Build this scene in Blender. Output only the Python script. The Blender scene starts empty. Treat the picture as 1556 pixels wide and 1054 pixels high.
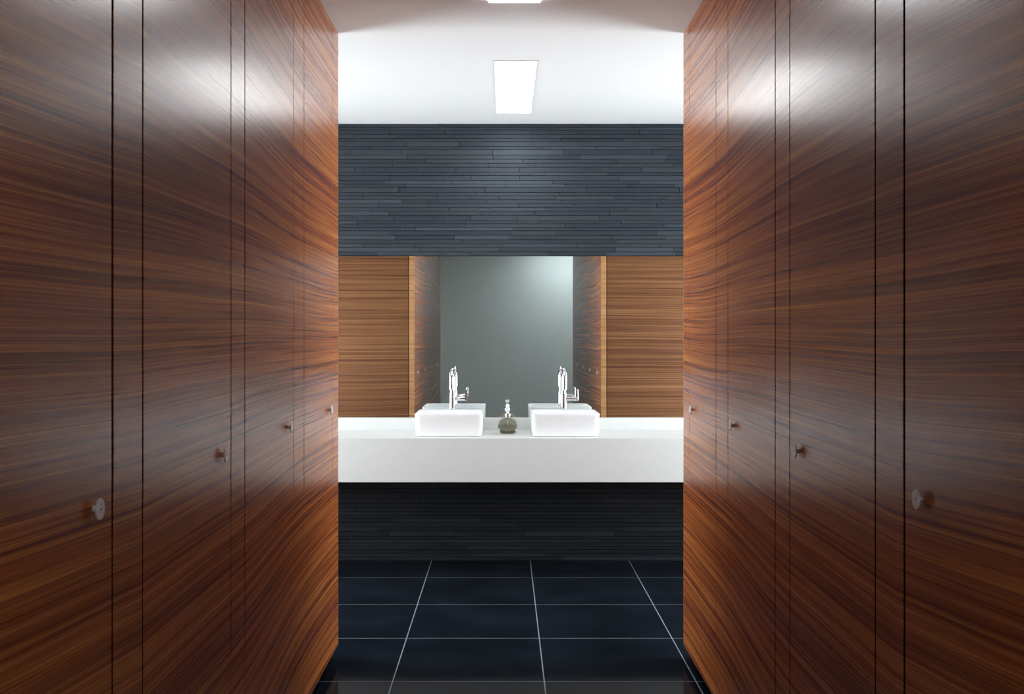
import bpy, bmesh, math, random
from mathutils import Vector, Matrix

# ------------------------------------------------------------------ camera, light, exposure
scene = bpy.context.scene
COL = scene.collection
EYE = 1.366                       # camera height above the floor (m)
FPX = 1640.0                      # focal length in pixels of the 1556 px wide frame
cam_data = bpy.data.cameras.new('camera')
cam_data.sensor_fit = 'HORIZONTAL'
cam_data.sensor_width = 36.0
cam_data.lens = FPX / 1556.0 * 36.0
cam_data.shift_x = (778 - 766) / 1556.0
cam_data.shift_y = -(527 - 510) / 1556.0
cam_data.clip_start = 0.02
cam = bpy.data.objects.new('camera', cam_data)
COL.objects.link(cam)
cam.location = (0, 0, EYE)
cam.rotation_euler = (math.pi / 2, 0, 0)
scene.camera = cam

world = bpy.data.worlds.new('daylight')
scene.world = world
world.use_nodes = True
world.node_tree.nodes['Background'].inputs[0].default_value = (0.8, 0.9, 1.0, 1)
world.node_tree.nodes['Background'].inputs[1].default_value = 1.0

LIGHT_VANITY = 13.0               # emission of the ceiling light over the basins
LIGHT_AISLE = 17.0                 # emission of the ceiling light over the aisle
LIGHT_LOBBY_FILL = 34.0                # emission of two unseen lights added to even out the lobby wall
LIGHT_WASH = 20.0                 # emission of the ceiling light washing the grey lobby wall
FILL_WINDOW_GLOW = 13.4                 # emission of unseen side windows added to brighten ceiling and counter

vs = scene.view_settings
vs.view_transform = 'Standard'
vs.look = 'None'
vs.gamma = 1.0
vs.use_curve_mapping = False
vs.exposure = 0.0
scene.cycles.use_denoising = True
scene.cycles.max_bounces = 14
scene.cycles.diffuse_bounces = 7
scene.cycles.glossy_bounces = 8

R = random.Random(7)

# ------------------------------------------------------------------ helpers
def lin(r, g, b):
    f = lambda c: ((c / 255 + 0.055) / 1.055) ** 2.4 if c > 10 else c / 255 / 12.92
    return (f(r), f(g), f(b), 1)

def new_mat(name):
    m = bpy.data.materials.new(name)
    m.use_nodes = True
    nt = m.node_tree
    return m, nt, nt.nodes['Principled BSDF']

def plain(name, col, rough=0.5, metal=0.0, spec=0.5, noise=0.0, nscale=8.0):
    m, nt, p = new_mat(name)
    p.inputs['Roughness'].default_value = rough
    p.inputs['Metallic'].default_value = metal
    p.inputs['Specular IOR Level'].default_value = spec
    if noise:
        tc = nt.nodes.new('ShaderNodeNewGeometry')
        n = nt.nodes.new('ShaderNodeTexNoise')
        n.inputs['Scale'].default_value = nscale
        n.inputs['Detail'].default_value = 4
        nt.links.new(tc.outputs['Position'], n.inputs['Vector'])
        r = nt.nodes.new('ShaderNodeValToRGB')
        r.color_ramp.elements[0].position = 0.3
        r.color_ramp.elements[1].position = 0.7
        r.color_ramp.elements[0].color = tuple(c * (1 - noise) for c in col[:3]) + (1,)
        r.color_ramp.elements[1].color = tuple(min(1, c * (1 + noise)) for c in col[:3]) + (1,)
        nt.links.new(n.outputs['Fac'], r.inputs['Fac'])
        nt.links.new(r.outputs['Color'], p.inputs['Base Color'])
    else:
        p.inputs['Base Color'].default_value = col
    return m

def emitter(name, col, strength):
    m, nt, p = new_mat(name)
    p.inputs['Base Color'].default_value = (0.9, 0.9, 0.9, 1)
    p.inputs['Emission Color'].default_value = col
    p.inputs['Emission Strength'].default_value = strength
    return m

def wood(name, along, dark, mid, light, rough=0.25):
    """horizontal-grain veneer; along = index of the world axis the grain runs along"""
    m, nt, p = new_mat(name)
    N, L = nt.nodes, nt.links
    geo = N.new('ShaderNodeNewGeometry')
    sep = N.new('ShaderNodeSeparateXYZ')
    L.new(geo.outputs['Position'], sep.inputs[0])
    run = sep.outputs[along]
    def math_(op, a, b=None, c=None):
        n = N.new('ShaderNodeMath'); n.operation = op
        for i, v in enumerate((a, b, c)):
            if v is None: continue
            if isinstance(v, (int, float)): n.inputs[i].default_value = v
            else: L.new(v, n.inputs[i])
        return n.outputs[0]
    # grain drifts a little along the sheet: fans out over the first leaf, closes over the third
    h = math_('SUBTRACT', sep.outputs[2], EYE + 0.02)
    if along == 1:
        s1 = N.new('ShaderNodeMapRange'); s1.interpolation_type = 'LINEAR'
        L.new(run, s1.inputs['Value'])
        s1.inputs['From Min'].default_value = 1.2; s1.inputs['From Max'].default_value = 2.1
        s1.inputs['To Min'].default_value = 1.16; s1.inputs['To Max'].default_value = 1.0
        s2 = N.new('ShaderNodeMapRange'); s2.interpolation_type = 'SMOOTHSTEP'
        L.new(run, s2.inputs['Value'])
        s2.inputs['From Min'].default_value = 2.7; s2.inputs['From Max'].default_value = 3.9
        s2.inputs['To Min'].default_value = 1.0; s2.inputs['To Max'].default_value = 1.08
        h = math_('MULTIPLY', math_('MULTIPLY', h, s1.outputs[0]), s2.outputs[0])
    # slow wander of the grain lines
    wv = N.new('ShaderNodeCombineXYZ')
    L.new(math_('MULTIPLY', run, 0.8), wv.inputs[0])
    L.new(math_('MULTIPLY', h, 0.9), wv.inputs[1])
    L.new(math_('MULTIPLY', sep.outputs[1 - along], 0.6), wv.inputs[2])
    wn = N.new('ShaderNodeTexNoise'); wn.inputs['Scale'].default_value = 1.0; wn.inputs['Detail'].default_value = 0.5
    L.new(wv.outputs[0], wn.inputs['Vector'])
    t = math_('ADD', h, math_('MULTIPLY', math_('SUBTRACT', wn.outputs['Fac'], 0.5), 0.05))
    def layer(ft, fr, detail, rough_, seed):
        c = N.new('ShaderNodeCombineXYZ')
        L.new(math_('MULTIPLY', t, ft), c.inputs[0])
        L.new(math_('MULTIPLY', run, fr), c.inputs[1])
        c.inputs[2].default_value = seed
        n = N.new('ShaderNodeTexNoise'); n.inputs['Scale'].default_value = 1.0
        n.inputs['Detail'].default_value = detail; n.inputs['Roughness'].default_value = rough_
        L.new(c.outputs[0], n.inputs['Vector'])
        return n.outputs['Fac']
    broad = layer(9, 0.15, 1, 0.5, 3.1)
    streak = layer(60, 0.35, 2, 0.6, 9.7)
    fine = layer(250, 0.9, 2, 0.65, 21.3)
    fibre = layer(620, 3, 2, 0.6, 5.5)
    mix = math_('ADD', math_('MULTIPLY', broad, 0.14),
          math_('ADD', math_('MULTIPLY', streak, 0.32),
          math_('ADD', math_('MULTIPLY', fine, 0.38), math_('MULTIPLY', fibre, 0.16))))
    ramp = N.new('ShaderNodeValToRGB')
    cr = ramp.color_ramp
    cr.elements[0].position = 0.365; cr.elements[0].color = dark
    cr.elements[1].position = 0.645; cr.elements[1].color = light
    e = cr.elements.new(0.475); e.color = mid
    L.new(mix, ramp.inputs['Fac'])
    # sharp dark lines of the late wood
    line = layer(95, 0.25, 1, 0.5, 41.0)
    lr = N.new('ShaderNodeMapRange'); lr.interpolation_type = 'SMOOTHSTEP'
    lr.inputs['From Min'].default_value = 0.58; lr.inputs['From Max'].default_value = 0.69
    lr.inputs['To Min'].default_value = 0.0; lr.inputs['To Max'].default_value = 0.5
    L.new(line, lr.inputs['Value'])
    mx = N.new('ShaderNodeMix'); mx.data_type = 'RGBA'
    L.new(lr.outputs[0], mx.inputs['Factor'])
    L.new(ramp.outputs['Color'], mx.inputs['A'])
    mx.inputs['B'].default_value = dark
    L.new(mx.outputs['Result'], p.inputs['Base Color'])
    p.inputs['Roughness'].default_value = rough
    p.inputs['Specular IOR Level'].default_value = 0.3
    return m

def slate(name):
    m, nt, p = new_mat(name)
    N, L = nt.nodes, nt.links
    oi = N.new('ShaderNodeObjectInfo')
    geo = N.new('ShaderNodeNewGeometry')
    mp = N.new('ShaderNodeMapping')
    mp.inputs['Scale'].default_value = (9, 60, 110)
    L.new(geo.outputs['Position'], mp.inputs['Vector'])
    n = N.new('ShaderNodeTexNoise'); n.inputs['Scale'].default_value = 1; n.inputs['Detail'].default_value = 5
    L.new(mp.outputs[0], n.inputs['Vector'])
    a = N.new('ShaderNodeMath'); a.operation = 'MULTIPLY_ADD'
    L.new(n.outputs['Fac'], a.inputs[0]); a.inputs[1].default_value = 0.45
    b = N.new('ShaderNodeMath'); b.operation = 'MULTIPLY'
    L.new(oi.outputs['Random'], b.inputs[0]); b.inputs[1].default_value = 0.70
    L.new(b.outputs[0], a.inputs[2])
    r = N.new('ShaderNodeValToRGB')
    r.color_ramp.elements[0].position = 0.2; r.color_ramp.elements[0].color = lin(11, 17, 24)
    r.color_ramp.elements[1].position = 0.9; r.color_ramp.elements[1].color = lin(44, 51, 58)
    e = r.color_ramp.elements.new(0.55); e.color = lin(18, 26, 34)
    e = r.color_ramp.elements.new(0.75); e.color = lin(34, 35, 38)
    L.new(a.outputs[0], r.inputs['Fac'])
    L.new(r.outputs['Color'], p.inputs['Base Color'])
    p.inputs['Roughness'].default_value = 0.5
    p.inputs['Specular IOR Level'].default_value = 0.95
    p.inputs['Specular Tint'].default_value = (0.72, 0.86, 1.0, 1)
    bump = N.new('ShaderNodeBump'); bump.inputs['Strength'].default_value = 0.35
    bump.inputs['Distance'].default_value = 0.002
    L.new(n.outputs['Fac'], bump.inputs['Height'])
    L.new(bump.outputs['Normal'], p.inputs['Normal'])
    return m

M = {}
M['wood'] = wood('cubicle_veneer', 1, lin(94, 37, 35), lin(164, 87, 43), lin(228, 148, 72))
M['wood_end'] = wood('end_panel_veneer', 0, lin(68, 38, 27), lin(112, 70, 43), lin(152, 108, 72), 0.42)
M['edge'] = wood('edge_lipping', 0, lin(140, 92, 56), lin(180, 128, 84), lin(206, 160, 112), 0.4)
M['slate'] = slate('dark_slate')
M['wall_core'] = plain('slate_bed', lin(30, 36, 44), 0.9)
M['tile'] = plain('floor_tile', lin(21, 26, 33), 0.08, spec=0.02, noise=0.35, nscale=3.0)
M['grout'] = plain('grout', lin(132, 140, 146), 0.9, spec=0.1)
M['ceiling'] = plain('ceiling_paint', (0.95, 0.955, 0.955, 1), 0.9, spec=0.2)
M['white_wall'] = plain('side_wall_paint', (0.66, 0.68, 0.69, 1), 0.8, spec=0.2)
M['grey_wall'] = plain('lobby_wall_paint', lin(218, 230, 232), 0.7, spec=0.3, noise=0.03, nscale=2.0)
M['counter'] = plain('white_solid_surface', (0.72, 0.74, 0.73, 1), 0.35, spec=0.4, noise=0.01, nscale=20.0)
M['ceramic'] = plain('white_ceramic', (0.84, 0.85, 0.86, 1), 0.3, spec=0.25)
M['chrome'] = plain('chrome', (0.66, 0.68, 0.71, 1), 0.06, metal=1.0)
M['steel'] = plain('brushed_steel', (0.90, 0.86, 0.83, 1), 0.4, metal=0.0)
M['dark_steel'] = plain('dark_slot', (0.12, 0.11, 0.11, 1), 0.4, metal=1.0)
M['mirror'] = plain('mirror_silver', (0.84, 0.88, 0.87, 1), 0.0, metal=1.0)
M['mirror_edge'] = plain('mirror_edge', lin(60, 84, 80), 0.2)
M['plinth'] = plain('black_plinth', lin(10, 11, 13), 0.6, spec=0.2)
M['inner'] = plain('partition_gap_shade', lin(34, 22, 18), 0.8, spec=0.2)  # partitions, plus painted shade on panel edges inside the gaps
M['white_metal'] = plain('white_metal', (0.85, 0.86, 0.86, 1), 0.4)
M['lamp_vanity'] = emitter('diffuser_vanity', (1.0, 0.99, 0.98, 1), LIGHT_VANITY)
M['lamp_aisle'] = emitter('diffuser_aisle', (0.97, 0.98, 1.0, 1), LIGHT_AISLE)
M['lamp_lobby_fill'] = emitter('diffuser_lobby_fill', (0.95, 1.0, 0.98, 1), LIGHT_LOBBY_FILL)
M['lamp_wash'] = emitter('diffuser_wash', (0.96, 1.0, 0.99, 1), LIGHT_WASH)
M['frosted'] = emitter('fill_window_pane', (0.88, 0.95, 1.0, 1), FILL_WINDOW_GLOW)  # glowing panes of the added, unseen side windows
M['plastic'] = plain('white_pump_plastic', (0.80, 0.84, 0.80, 1), 0.25)
_g, _nt, _p = new_mat('smoked_glass')
_p.inputs['Base Color'].default_value = lin(150, 151, 128)
_p.inputs['Roughness'].default_value = 0.05
_p.inputs['Transmission Weight'].default_value = 0.8
M['smoked'] = _g

def finish(o, label=None, cat=None, group=None, kind=None):
    if label: o['label'] = label
    if cat: o['category'] = cat
    if group: o['group'] = group
    if kind: o['kind'] = kind
    return o

def empty(name, loc, parent=None):
    o = bpy.data.objects.new(name, None)
    COL.objects.link(o)
    o.empty_display_size = 0.1
    o.location = loc
    if parent: o.parent = parent
    return o

def link_mesh(name, me, mat, parent=None, loc=(0, 0, 0)):
    """loc is given in world space; parents are unrotated"""
    o = bpy.data.objects.new(name, me)
    COL.objects.link(o)
    off = Vector((0, 0, 0))
    if parent:
        o.parent = parent
        q = parent
        while q: off += q.location; q = q.parent
    o.location = Vector(loc) - off
    if mat is not None and not me.materials:
        for mm in (mat if isinstance(mat, (list, tuple)) else [mat]): me.materials.append(mm)
    return o

def to_mesh(bm, name, smooth=False):
    bmesh.ops.recalc_face_normals(bm, faces=bm.faces[:])
    me = bpy.data.meshes.new(name)
    bm.to_mesh(me); bm.free()
    if smooth:
        for p in me.polygons: p.use_smooth = True
    return me

def bm_box(bm, x0, x1, y0, y1, z0, z1):
    vv = [bm.verts.new(c) for c in ((x0,y0,z0),(x1,y0,z0),(x1,y1,z0),(x0,y1,z0),(x0,y0,z1),(x1,y0,z1),(x1,y1,z1),(x0,y1,z1))]
    return [bm.faces.new([vv[i] for i in f]) for f in ((0,3,2,1),(4,5,6,7),(0,1,5,4),(1,2,6,5),(2,3,7,6),(3,0,4,7))]

def box(name, x0, x1, y0, y1, z0, z1, mat, parent=None, bevel=0.0, seg=1):
    """box given in world coordinates; the origin sits at the bottom centre"""
    cx, cy = (x0 + x1) / 2, (y0 + y1) / 2
    bm = bmesh.new()
    bm_box(bm, x0 - cx, x1 - cx, y0 - cy, y1 - cy, 0, z1 - z0)
    if bevel:
        bmesh.ops.bevel(bm, geom=bm.edges[:], offset=bevel, segments=seg, affect='EDGES', profile=0.5)
    return link_mesh(name, to_mesh(bm, name), mat, parent, (cx, cy, z0))

def rrect(cx, cy, w, d, r, n=6):
    pts = []
    for qx, qy, a0 in ((1, -1, -90), (1, 1, 0), (-1, 1, 90), (-1, -1, 180)):
        for i in range(n + 1):
            a = math.radians(a0 + 90 * i / n)
            pts.append((cx + qx * (w / 2 - r) + r * math.cos(a), cy + qy * (d / 2 - r) + r * math.sin(a)))
    return pts

def loft(rings, close_first=True, close_last=True, smooth=True):
    bm = bmesh.new()
    vr = [[bm.verts.new(p) for p in ring] for ring in rings]
    for a, b in zip(vr, vr[1:]):
        n = len(a)
        for i in range(n):
            bm.faces.new((a[i], a[(i + 1) % n], b[(i + 1) % n], b[i]))
    if close_first: bm.faces.new(list(reversed(vr[0])))
    if close_last: bm.faces.new(vr[-1])
    return bm

def lathe(name, prof, mat, parent, loc, axis='z', n=32, sharp=True):
    rings = []
    for r, h in prof:
        ring = []
        for i in range(n):
            a = 2 * math.pi * i / n
            c, s = r * math.cos(a), r * math.sin(a)
            ring.append({'z': (c, s, h), 'x': (h, c, s), 'y': (c, h, s)}[axis])
        rings.append(ring)
    me = to_mesh(loft(rings), name, True)
    if sharp:
        me.set_sharp_from_angle(angle=math.radians(40))
    return link_mesh(name, me, mat, parent, loc)

def tube(name, pts, rad, mat, parent, loc, n=20):
    P = [Vector(p) for p in pts]
    rings = []
    up = Vector((1, 0, 0))
    for i, p in enumerate(P):
        d = (P[min(i + 1, len(P) - 1)] - P[max(i - 1, 0)]).normalized()
        s = d.cross(up).normalized() if abs(d.dot(up)) < 0.99 else Vector((0, 1, 0))
        u = s.cross(d).normalized()
        r = rad[i] if isinstance(rad, (list, tuple)) else rad
        rings.append([p + s * (r * math.cos(2 * math.pi * k / n)) + u * (r * math.sin(2 * math.pi * k / n)) for k in range(n)])
    me = to_mesh(loft(rings), name, True)
    me.set_sharp_from_angle(angle=math.radians(50))
    return link_mesh(name, me, mat, parent, loc)

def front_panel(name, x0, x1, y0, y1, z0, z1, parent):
    """veneered panel; edges inside the gaps are coloured dark to stand in for shade"""
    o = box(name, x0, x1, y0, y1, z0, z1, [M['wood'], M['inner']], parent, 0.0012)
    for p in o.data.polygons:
        if abs(p.normal.y) > 0.9: p.material_index = 1  # gap edges painted dark in place of shade
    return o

# ------------------------------------------------------------------ room dimensions
HX = 2.25                         # half width of the room
Y0, Y1 = -1.9, 6.575              # lobby wall, vanity wall
CEIL = 2.655
T = 0.15
XL, XR = -0.707, 0.764            # aisle faces of the two cubicle rows
MIRROR_Z0, MIRROR_Z1, MIRROR_X = 0.870, 1.849, 1.15

# ------------------------------------------------------------------ shell
ceiling = finish(box('ceiling', -HX - T, HX + T, Y0 - T, Y1 + T, CEIL, CEIL + 0.12, M['ceiling']), kind='structure')
wall_front = finish(box('wall_front', -HX - T, HX + T, Y0 - T, Y0, 0, CEIL, M['grey_wall']), kind='structure')

wall_back = finish(box('wall_back', -HX - T, HX + T, Y1, Y1 + T, 0, CEIL, M['wall_core']), kind='structure')
WY0, WY1, WZ0, WZ1 = 4.68, 5.85, 0.60, 1.95   # unseen glowing windows added past the cubicle rows to light the ceiling
for n, side, sx in ((1, 'left', -1), (2, 'right', 1)):
    xa, xb = sorted((sx * HX, sx * (HX + T)))
    bm = bmesh.new()
    for y0, y1, z0, z1 in ((Y0, WY0, 0, CEIL), (WY1, Y1, 0, CEIL), (WY0, WY1, 0, WZ0), (WY0, WY1, WZ1, CEIL)):
        bm_box(bm, xa, xb, y0, y1, z0, z1)
    finish(link_mesh('wall_' + side, to_mesh(bm, 'wall_' + side), M['white_wall']), kind='structure')
    xm, ym, f = sx * (HX + 0.05), (WY0 + WY1) / 2, 0.04
    win = finish(empty('window_%d' % n, (xm, ym, WZ0)), kind='structure')
    hw, hh = (WY1 - WY0) / 2, WZ1 - WZ0
    bm = bmesh.new()
    bm_box(bm, -0.03, 0.03, -hw, hw, 0, f); bm_box(bm, -0.03, 0.03, -hw, hw, hh - f, hh)
    bm_box(bm, -0.03, 0.03, -hw, -hw + f, f, hh - f); bm_box(bm, -0.03, 0.03, hw - f, hw, f, hh - f)
    link_mesh('window_frame', to_mesh(bm, 'window_frame'), M['white_metal'], win, (xm, ym, WZ0))
    box('glow_pane', xm - 0.004, xm + 0.004, ym - hw + f, ym + hw - f, WZ0 + f, WZ1 - f, M['frosted'], win)

# floor: grout bed with every tile a piece of its own
floor = finish(box('floor', -HX - T, HX + T, Y0 - T, Y1 + T, -0.12, -0.0004, M['grout']), kind='structure')
PX, PY, GAP = 0.600, 0.611, 0.0048
tile_cache = {}
kx0 = math.floor((-HX + 0.441) / PX) - 1
for i in range(kx0, kx0 + 12):
    for j in range(-16, 4):
        xa, xb = -0.441 + i * PX, -0.441 + (i + 1) * PX
        ya, yb = 6.100 + j * PY, 6.100 + (j + 1) * PY
        xa, xb = max(xa, -HX), min(xb, HX); ya, yb = max(ya, Y0), min(yb, Y1)
        if xb - xa < 0.03 or yb - ya < 0.03: continue
        w, d = xb - xa - GAP, yb - ya - GAP
        key = (round(w, 3), round(d, 3))
        if key not in tile_cache:
            bm = bmesh.new()
            fs = bm_box(bm, -w/2, w/2, -d/2, d/2, -0.008, 0)
            top = [e for e in fs[1].edges]
            bmesh.ops.bevel(bm, geom=top, offset=0.0003, segments=1, affect='EDGES')
            tile_cache[key] = to_mesh(bm, 'tile')
            tile_cache[key].materials.append(M['tile'])
        link_mesh('tile', tile_cache[key], None, floor, ((xa + xb) / 2, (ya + yb) / 2, 0))

# slate strips: each visible strip is its own piece of the back wall
def strip_mesh(w, h, d):
    bm = bmesh.new()
    fs = bm_box(bm, -w/2, w/2, 0, d, 0, h)
    bmesh.ops.bevel(bm, geom=list(fs[2].edges), offset=0.0012, segments=1, affect='EDGES')
    return bm
rest = bmesh.new()
def slate_zone(z0, z1):
    z = z0
    while z < z1 - 0.004:
        h = R.choice((0.018, 0.021, 0.024, 0.027, 0.032))
        if z + h > z1 - 0.012: h = z1 - z
        # visible middle
        x = -1.17 + R.uniform(-0.25, 0.0)
        xs = x
        while x < 1.2:
            w = R.uniform(0.28, 0.62)
            d = 0.013 + R.uniform(-0.003, 0.003)
            me = to_mesh(strip_mesh(w - 0.0012, h - 0.0014, d), 'slate_strip')
            link_mesh('slate_strip', me, M['slate'], wall_back, (x + w / 2, Y1 - d, z))
            x += w
        # the stretches behind the cubicle rows
        for a, b in ((-HX, xs), (x, HX)):
            u = a
            while u < b - 0.01:
                w = min(R.uniform(0.3, 0.6), b - u)
                d = 0.013 + R.uniform(-0.003, 0.003)
                bm_box(rest, u, u + w - 0.0012, Y1 - d, Y1, z, z + h - 0.0014)
                u += w
        z += h
slate_zone(MIRROR_Z1 + 0.003, CEIL)
slate_zone(0.0, 0.545)
z = MIRROR_Z0
while z < MIRROR_Z1:                # slate on either side of the mirror
    h = min(R.choice((0.018, 0.021, 0.024, 0.027, 0.032)), MIRROR_Z1 + 0.002 - z)
    for a, b in ((-HX, -MIRROR_X - 0.001), (MIRROR_X + 0.001, HX)):
        u = a
        while u < b - 0.01:
            w = min(R.uniform(0.3, 0.6), b - u)
            d = 0.013 + R.uniform(-0.003, 0.003)
            bm_box(rest, u, u + w - 0.0012, Y1 - d, Y1, z, z + h - 0.0014)
            u += w
    z += h
finish(link_mesh('slate_strips_beyond', to_mesh(rest, 'slate_strips_beyond'), M['slate'], wall_back), kind='stuff')

# ------------------------------------------------------------------ cubicle rows
PT = 0.042                        # panel thickness
PZ0, PZ1 = 0.050, CEIL - 0.003
ROWS = {
    # door far edges / pilaster far edges along the aisle, measured from the photograph
    -1: [(1.27, 1.949, 2.112), (2.112, 2.794, 2.943), (2.943, 3.623, 3.814), (3.814, 4.445, 4.600)],
    1: [(1.39, 2.061, 2.222), (2.222, 2.887, 3.041), (3.041, 3.685, 3.891), (3.891, 4.452, 4.598)],
}
NEAR_END = 1.10
ORD = ['farthest from vanity', 'third from vanity', 'second from vanity', 'next to vanity']
FOOT = {-1: 'in row without floor joint along its foot', 1: 'in row with floor joint along its foot'}

def knob(parent, sx, x, y, z):
    """stand-off disc on a short stem, axis across the aisle (pointing -sx)"""
    d = -sx
    e = lathe('door_knob', [(0.0001, 0), (0.019, 0), (0.019, 0.0012 * d), (0.018, 0.003 * d), (0.0001, 0.003 * d)], M['steel'], parent, (x + d * 0.0105, y, z), 'x', 36)
    lathe('stem', [(0.0055, 0), (0.0055, 0.011 * d)], M['steel'], e, (x, y, z), 'x', 20)
    lathe('indicator', [(0.0036, 0), (0.0036, 0.0006 * d), (0.0030, 0.0009 * d)], M['ceramic'], e, (x + d * 0.0135, y, z + 0.0095), 'x', 16)
    lathe('slot', [(0.0024, 0), (0.0024, 0.0005 * d)], M['dark_steel'], e, (x + d * 0.0135, y, z), 'x', 12)
    return e

for sx, XF in ((-1, XL), (1, XR)):
    xa, xb = sorted((XF, XF + sx * PT))
    for k, (d0, d1, p1) in enumerate(ROWS[sx]):
        start = d0 if k else NEAR_END
        c = empty('toilet_cubicle', (XF + sx * PT, (start + p1) / 2, 0))
        finish(c, 'brown wood cubicle front, ' + ORD[k] + ', ' + FOOT[sx], 'toilet cubicle', 'cubicle fronts lining the aisle')
        g0, g1 = 0.0035, (0.0045 if k == 0 else 0.003)
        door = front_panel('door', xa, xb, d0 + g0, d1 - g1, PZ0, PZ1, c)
        knob(door, sx, XF, d1 - 0.092, 1.068)
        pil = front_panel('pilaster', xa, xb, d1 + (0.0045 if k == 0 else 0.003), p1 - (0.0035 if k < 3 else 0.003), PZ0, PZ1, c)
        if k == 0:
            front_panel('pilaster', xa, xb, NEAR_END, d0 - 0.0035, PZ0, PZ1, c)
            ea, eb = sorted((XF + sx * (PT + 0.004), sx * (HX - 0.001)))
            box('end_panel', ea, eb, NEAR_END, NEAR_END + PT, PZ0, PZ1, M['wood_end'], c, 0.0012)
            box('plinth', *sorted((XF + sx * 0.12, sx * (HX - 0.001))), NEAR_END + 0.08, p1, 0.0005, PZ0, M['plinth'], c)
        else:
            box('plinth', *sorted((XF + sx * 0.12, sx * (HX - 0.001))), start, p1 - (0.08 if k == 3 else 0), 0.0005, PZ0, M['plinth'], c)
        if k == 3:
            box('edge_strip', xa, xb, p1 - 0.003, p1, PZ0, PZ1, M['edge'], pil)
            ea, eb = sorted((XF + sx * (PT + 0.005), sx * (HX - 0.001)))
            box('end_panel', ea, eb, p1 - PT - 0.002, p1 - 0.002, PZ0, PZ1, M['wood_end'], c, 0.0012)
        else:
            ea, eb = sorted((XF + sx * (PT + 0.002), sx * (HX - 0.001)))
            ym = (d1 + p1) / 2
            box('partition', ea, eb, ym - 0.01, ym + 0.01, PZ0, PZ1, M['inner'], c)

# ------------------------------------------------------------------ vanity counter
CZ = 0.797                        # top of the counter
CF = 6.010                        # front edge
van = empty('vanity_counter', (0, (CF + Y1) / 2, 0.5515))
finish(van, 'long white vanity counter with deep front apron and low upstand', 'counter')
box('worktop', -HX + 0.001, HX - 0.001, CF, 6.558, CZ - 0.030, CZ, M['counter'], van, 0.002, 2)
box('apron', -HX + 0.001, HX - 0.001, CF, CF + 0.030, 0.5515, CZ - 0.0285, M['counter'], van)
box('upstand', -HX + 0.001, HX - 0.001, 6.530, 6.558, CZ, MIRROR_Z0, M['counter'], van, 0.0015)
box('underside', -HX + 0.001, HX - 0.001, CF + 0.030, 6.555, 0.5515, 0.570, M['counter'], van)

# mirror over the upstand
bm = bmesh.new()
fs = bm_box(bm, -MIRROR_X, MIRROR_X, -0.006, 0, 0, MIRROR_Z1 - MIRROR_Z0 - 0.001)
me = to_mesh(bm, 'wall_mirror')
me.materials.append(M['mirror_edge']); me.materials.append(M['mirror'])
for p in me.polygons:
    if p.normal.y < -0.9: p.material_index = 1
mir = link_mesh('wall_mirror', me, None, None, (0, 6.558, MIRROR_Z0 + 0.0008))
finish(mir, 'wide frameless wall mirror between vanity upstand and dark slate strips', 'mirror')
box('mirror_backing', -MIRROR_X, MIRROR_X, 6.558, Y1 - 0.0005, MIRROR_Z0 + 0.0008, MIRROR_Z1 - 0.0002, M['wall_core'], mir)

# ------------------------------------------------------------------ basins and taps
BW, BD, BH = 0.388, 0.385, 0.129
def make_basin(x, y, label):
    root = empty('washbasin', (x, y, CZ))
    finish(root, label, 'basin', 'square vessel basins on the counter')
    wall, deck = 0.012, 0.082
    rings = []
    def ring(w, d, r, z, oy=0.0): rings.append([(px, py, z) for px, py in rrect(0, oy, w, d, r)])
    ring(BW - 0.030, BD - 0.030, 0.030, 0.0)
    ring(BW - 0.016, BD - 0.016, 0.034, 0.004)
    ring(BW - 0.010, BD - 0.010, 0.036, 0.020)
    ring(BW - 0.004, BD - 0.004, 0.037, BH - 0.02)
    ring(BW, BD, 0.038, BH - 0.005)
    ring(BW - 0.002, BD - 0.002, 0.037, BH - 0.0015)
    ring(BW - 0.006, BD - 0.006, 0.036, BH)
    iw, id_, oy = BW - 2 * wall, BD - wall - deck, -(deck - wall) / 2
    ring(iw + 0.006, id_ + 0.006, 0.034, BH, oy)
    ring(iw + 0.001, id_ + 0.001, 0.032, BH - 0.002, oy)
    ring(iw, id_, 0.032, BH - 0.008, oy)
    ring(iw - 0.012, id_ - 0.012, 0.034, 0.050, oy)
    ring(iw - 0.035, id_ - 0.035, 0.036, 0.026, oy)
    ring(iw - 0.080, id_ - 0.080, 0.040, 0.018, oy)
    ring(0.06, 0.06, 0.029, 0.014, oy)
    me = to_mesh(loft(rings), 'bowl', True)
    me.set_sharp_from_angle(angle=math.radians(32))
    link_mesh('bowl', me, M['ceramic'], root, (x, y, CZ + 0.0005))
    lathe('drain', [(0.0001, 0), (0.024, 0), (0.024, 0.003), (0.019, 0.005), (0.0001, 0.004)], M['chrome'], root, (x, y + oy, CZ + 0.0145), 'z', 24)
    return root

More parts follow.
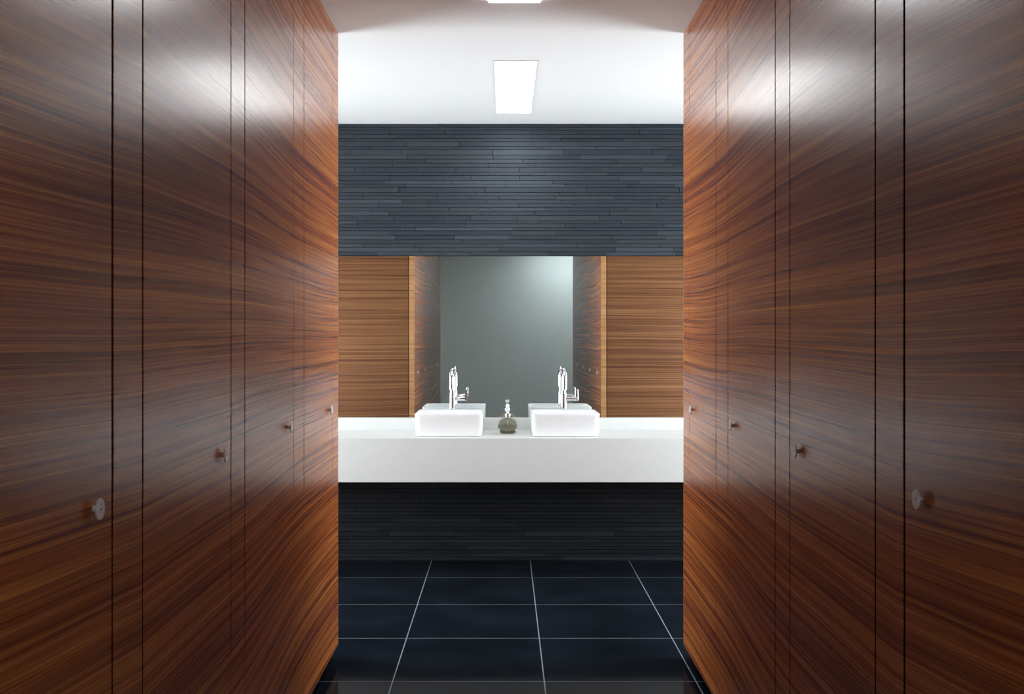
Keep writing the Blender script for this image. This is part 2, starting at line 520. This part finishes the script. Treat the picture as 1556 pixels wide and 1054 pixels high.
def make_tap(x, y, z, label):
    root = empty('basin_tap', (x, y, z))
    finish(root, label, 'tap', 'chrome taps on the basins')
    body = lathe('body', [(0.0001, 0), (0.022, 0), (0.022, 0.004), (0.0175, 0.006), (0.0175, 0.094), (0.0165, 0.097), (0.0001, 0.097)], M['chrome'], root, (x, y, z), 'z', 28)
    pts = [(0, 0, 0.09), (0, 0, 0.12), (0, 0, 0.165), (0, 0, 0.185)]
    r = 0.052
    for i in range(1, 13):
        a = math.pi * i / 12
        pts.append((0, -r + r * math.cos(a), 0.185 + r * math.sin(a)))
    pts += [(0, -2 * r, 0.165), (0, -2 * r, 0.135)]
    sp = tube('spout', pts, 0.0135, M['chrome'], root, (x, y, z))
    lathe('aerator', [(0.0145, 0), (0.0145, 0.022), (0.0135, 0.024)], M['chrome'], sp, (x, y - 2 * r, z + 0.124), 'z', 20)
    lv = lathe('handle', [(0.0001, 0), (0.0135, 0), (0.0135, 0.058), (0.0125, 0.060), (0.0001, 0.060)], M['chrome'], root, (x + 0.014, y, z + 0.066), 'x', 24)
    box('lever', x + 0.0735, x + 0.0875, y - 0.010, y + 0.010, z + 0.054, z + 0.122, M['chrome'], lv, 0.003, 2)
    return root

BY = 6.075 + BD / 2
for bx_, tag_ in ((-0.3125, 'darker'), (0.348, 'brighter')):
    make_basin(bx_, BY, 'square white ceramic vessel basin in front of the %s side of the mirrored grey wall' % tag_)
    make_tap(bx_ + 0.006, BY + BD / 2 - 0.043, CZ + BH + 0.0008, 'chrome swan-neck tap with side lever on the basin before the %s mirrored wall' % tag_)

# ------------------------------------------------------------------ soap dispenser
SX, SY = 0.021, 6.31
sd = empty('soap_dispenser', (SX, SY, CZ))
finish(sd, 'round smoked-glass soap dispenser with chrome collar between the two basins', 'soap dispenser')
lathe('bottle', [(0.0001, 0), (0.040, 0), (0.0455, 0.004), (0.0535, 0.018), (0.0575, 0.036), (0.0560, 0.052), (0.0490, 0.068), (0.0360, 0.080), (0.0220, 0.087), (0.0170, 0.090), (0.0001, 0.090)], M['smoked'], sd, (SX, SY, CZ + 0.0005), 'z', 40, False)
lathe('collar', [(0.0001, 0), (0.0165, 0), (0.0165, 0.022), (0.0150, 0.024), (0.0001, 0.024)], M['chrome'], sd, (SX, SY, CZ + 0.0905), 'z', 28)
pm = lathe('pump', [(0.0001, 0), (0.0085, 0), (0.0085, 0.026), (0.0055, 0.028), (0.0055, 0.036), (0.0110, 0.037), (0.0110, 0.050), (0.0090, 0.053), (0.0001, 0.053)], M['plastic'], sd, (SX, SY, CZ + 0.1145), 'z', 24)
tube('nozzle', [(0, -0.004, 0), (0, -0.030, 0.001), (0, -0.040, -0.004)], [0.0045, 0.0042, 0.0036], M['plastic'], pm, (SX, SY, CZ + 0.158), 12)

# ------------------------------------------------------------------ ceiling lights
def ceiling_light(x, ya, yb, w, mat, label, drop=0.006):
    root = empty('ceiling_light', (x, (ya + yb) / 2, CEIL))
    finish(root, label, 'ceiling light', 'long recessed ceiling lights')
    box('diffuser', x - w / 2, x + w / 2, ya, yb, CEIL - drop, CEIL - 0.0004, mat, root, 0.0015)
    bm = bmesh.new()
    t, hx, hy = 0.006, w / 2 + 0.001, (yb - ya) / 2 + 0.001
    bm_box(bm, -hx - t, -hx, -hy - t, hy + t, 0, 0.0046); bm_box(bm, hx, hx + t, -hy - t, hy + t, 0, 0.0046)
    bm_box(bm, -hx, hx, -hy - t, -hy, 0, 0.0046); bm_box(bm, -hx, hx, hy, hy + t, 0, 0.0046)
    link_mesh('frame', to_mesh(bm, 'frame'), M['white_metal'], root, (x, (ya + yb) / 2, CEIL - 0.005))
    return root
ceiling_light(0.055, 5.057, 6.218, 0.195, M['lamp_vanity'], 'long bright ceiling light in the white ceiling above the basins')
ceiling_light(0.040, 3.740, 4.135, 0.195, M['lamp_aisle'], 'ceiling light above the aisle between the cubicle fronts', 0.014)
ceiling_light(1.050, -1.450, -1.255, 1.160, M['lamp_wash'], 'long ceiling light washing the grey lobby wall')
for x in (-1.84, 1.86):  # two unseen lights added to brighten the mirrored lobby wall evenly
    ceiling_light(x, 0.860, 1.055, 0.720, M['lamp_lobby_fill'], 'unseen fill light added in the lobby against the end of a cubicle row')
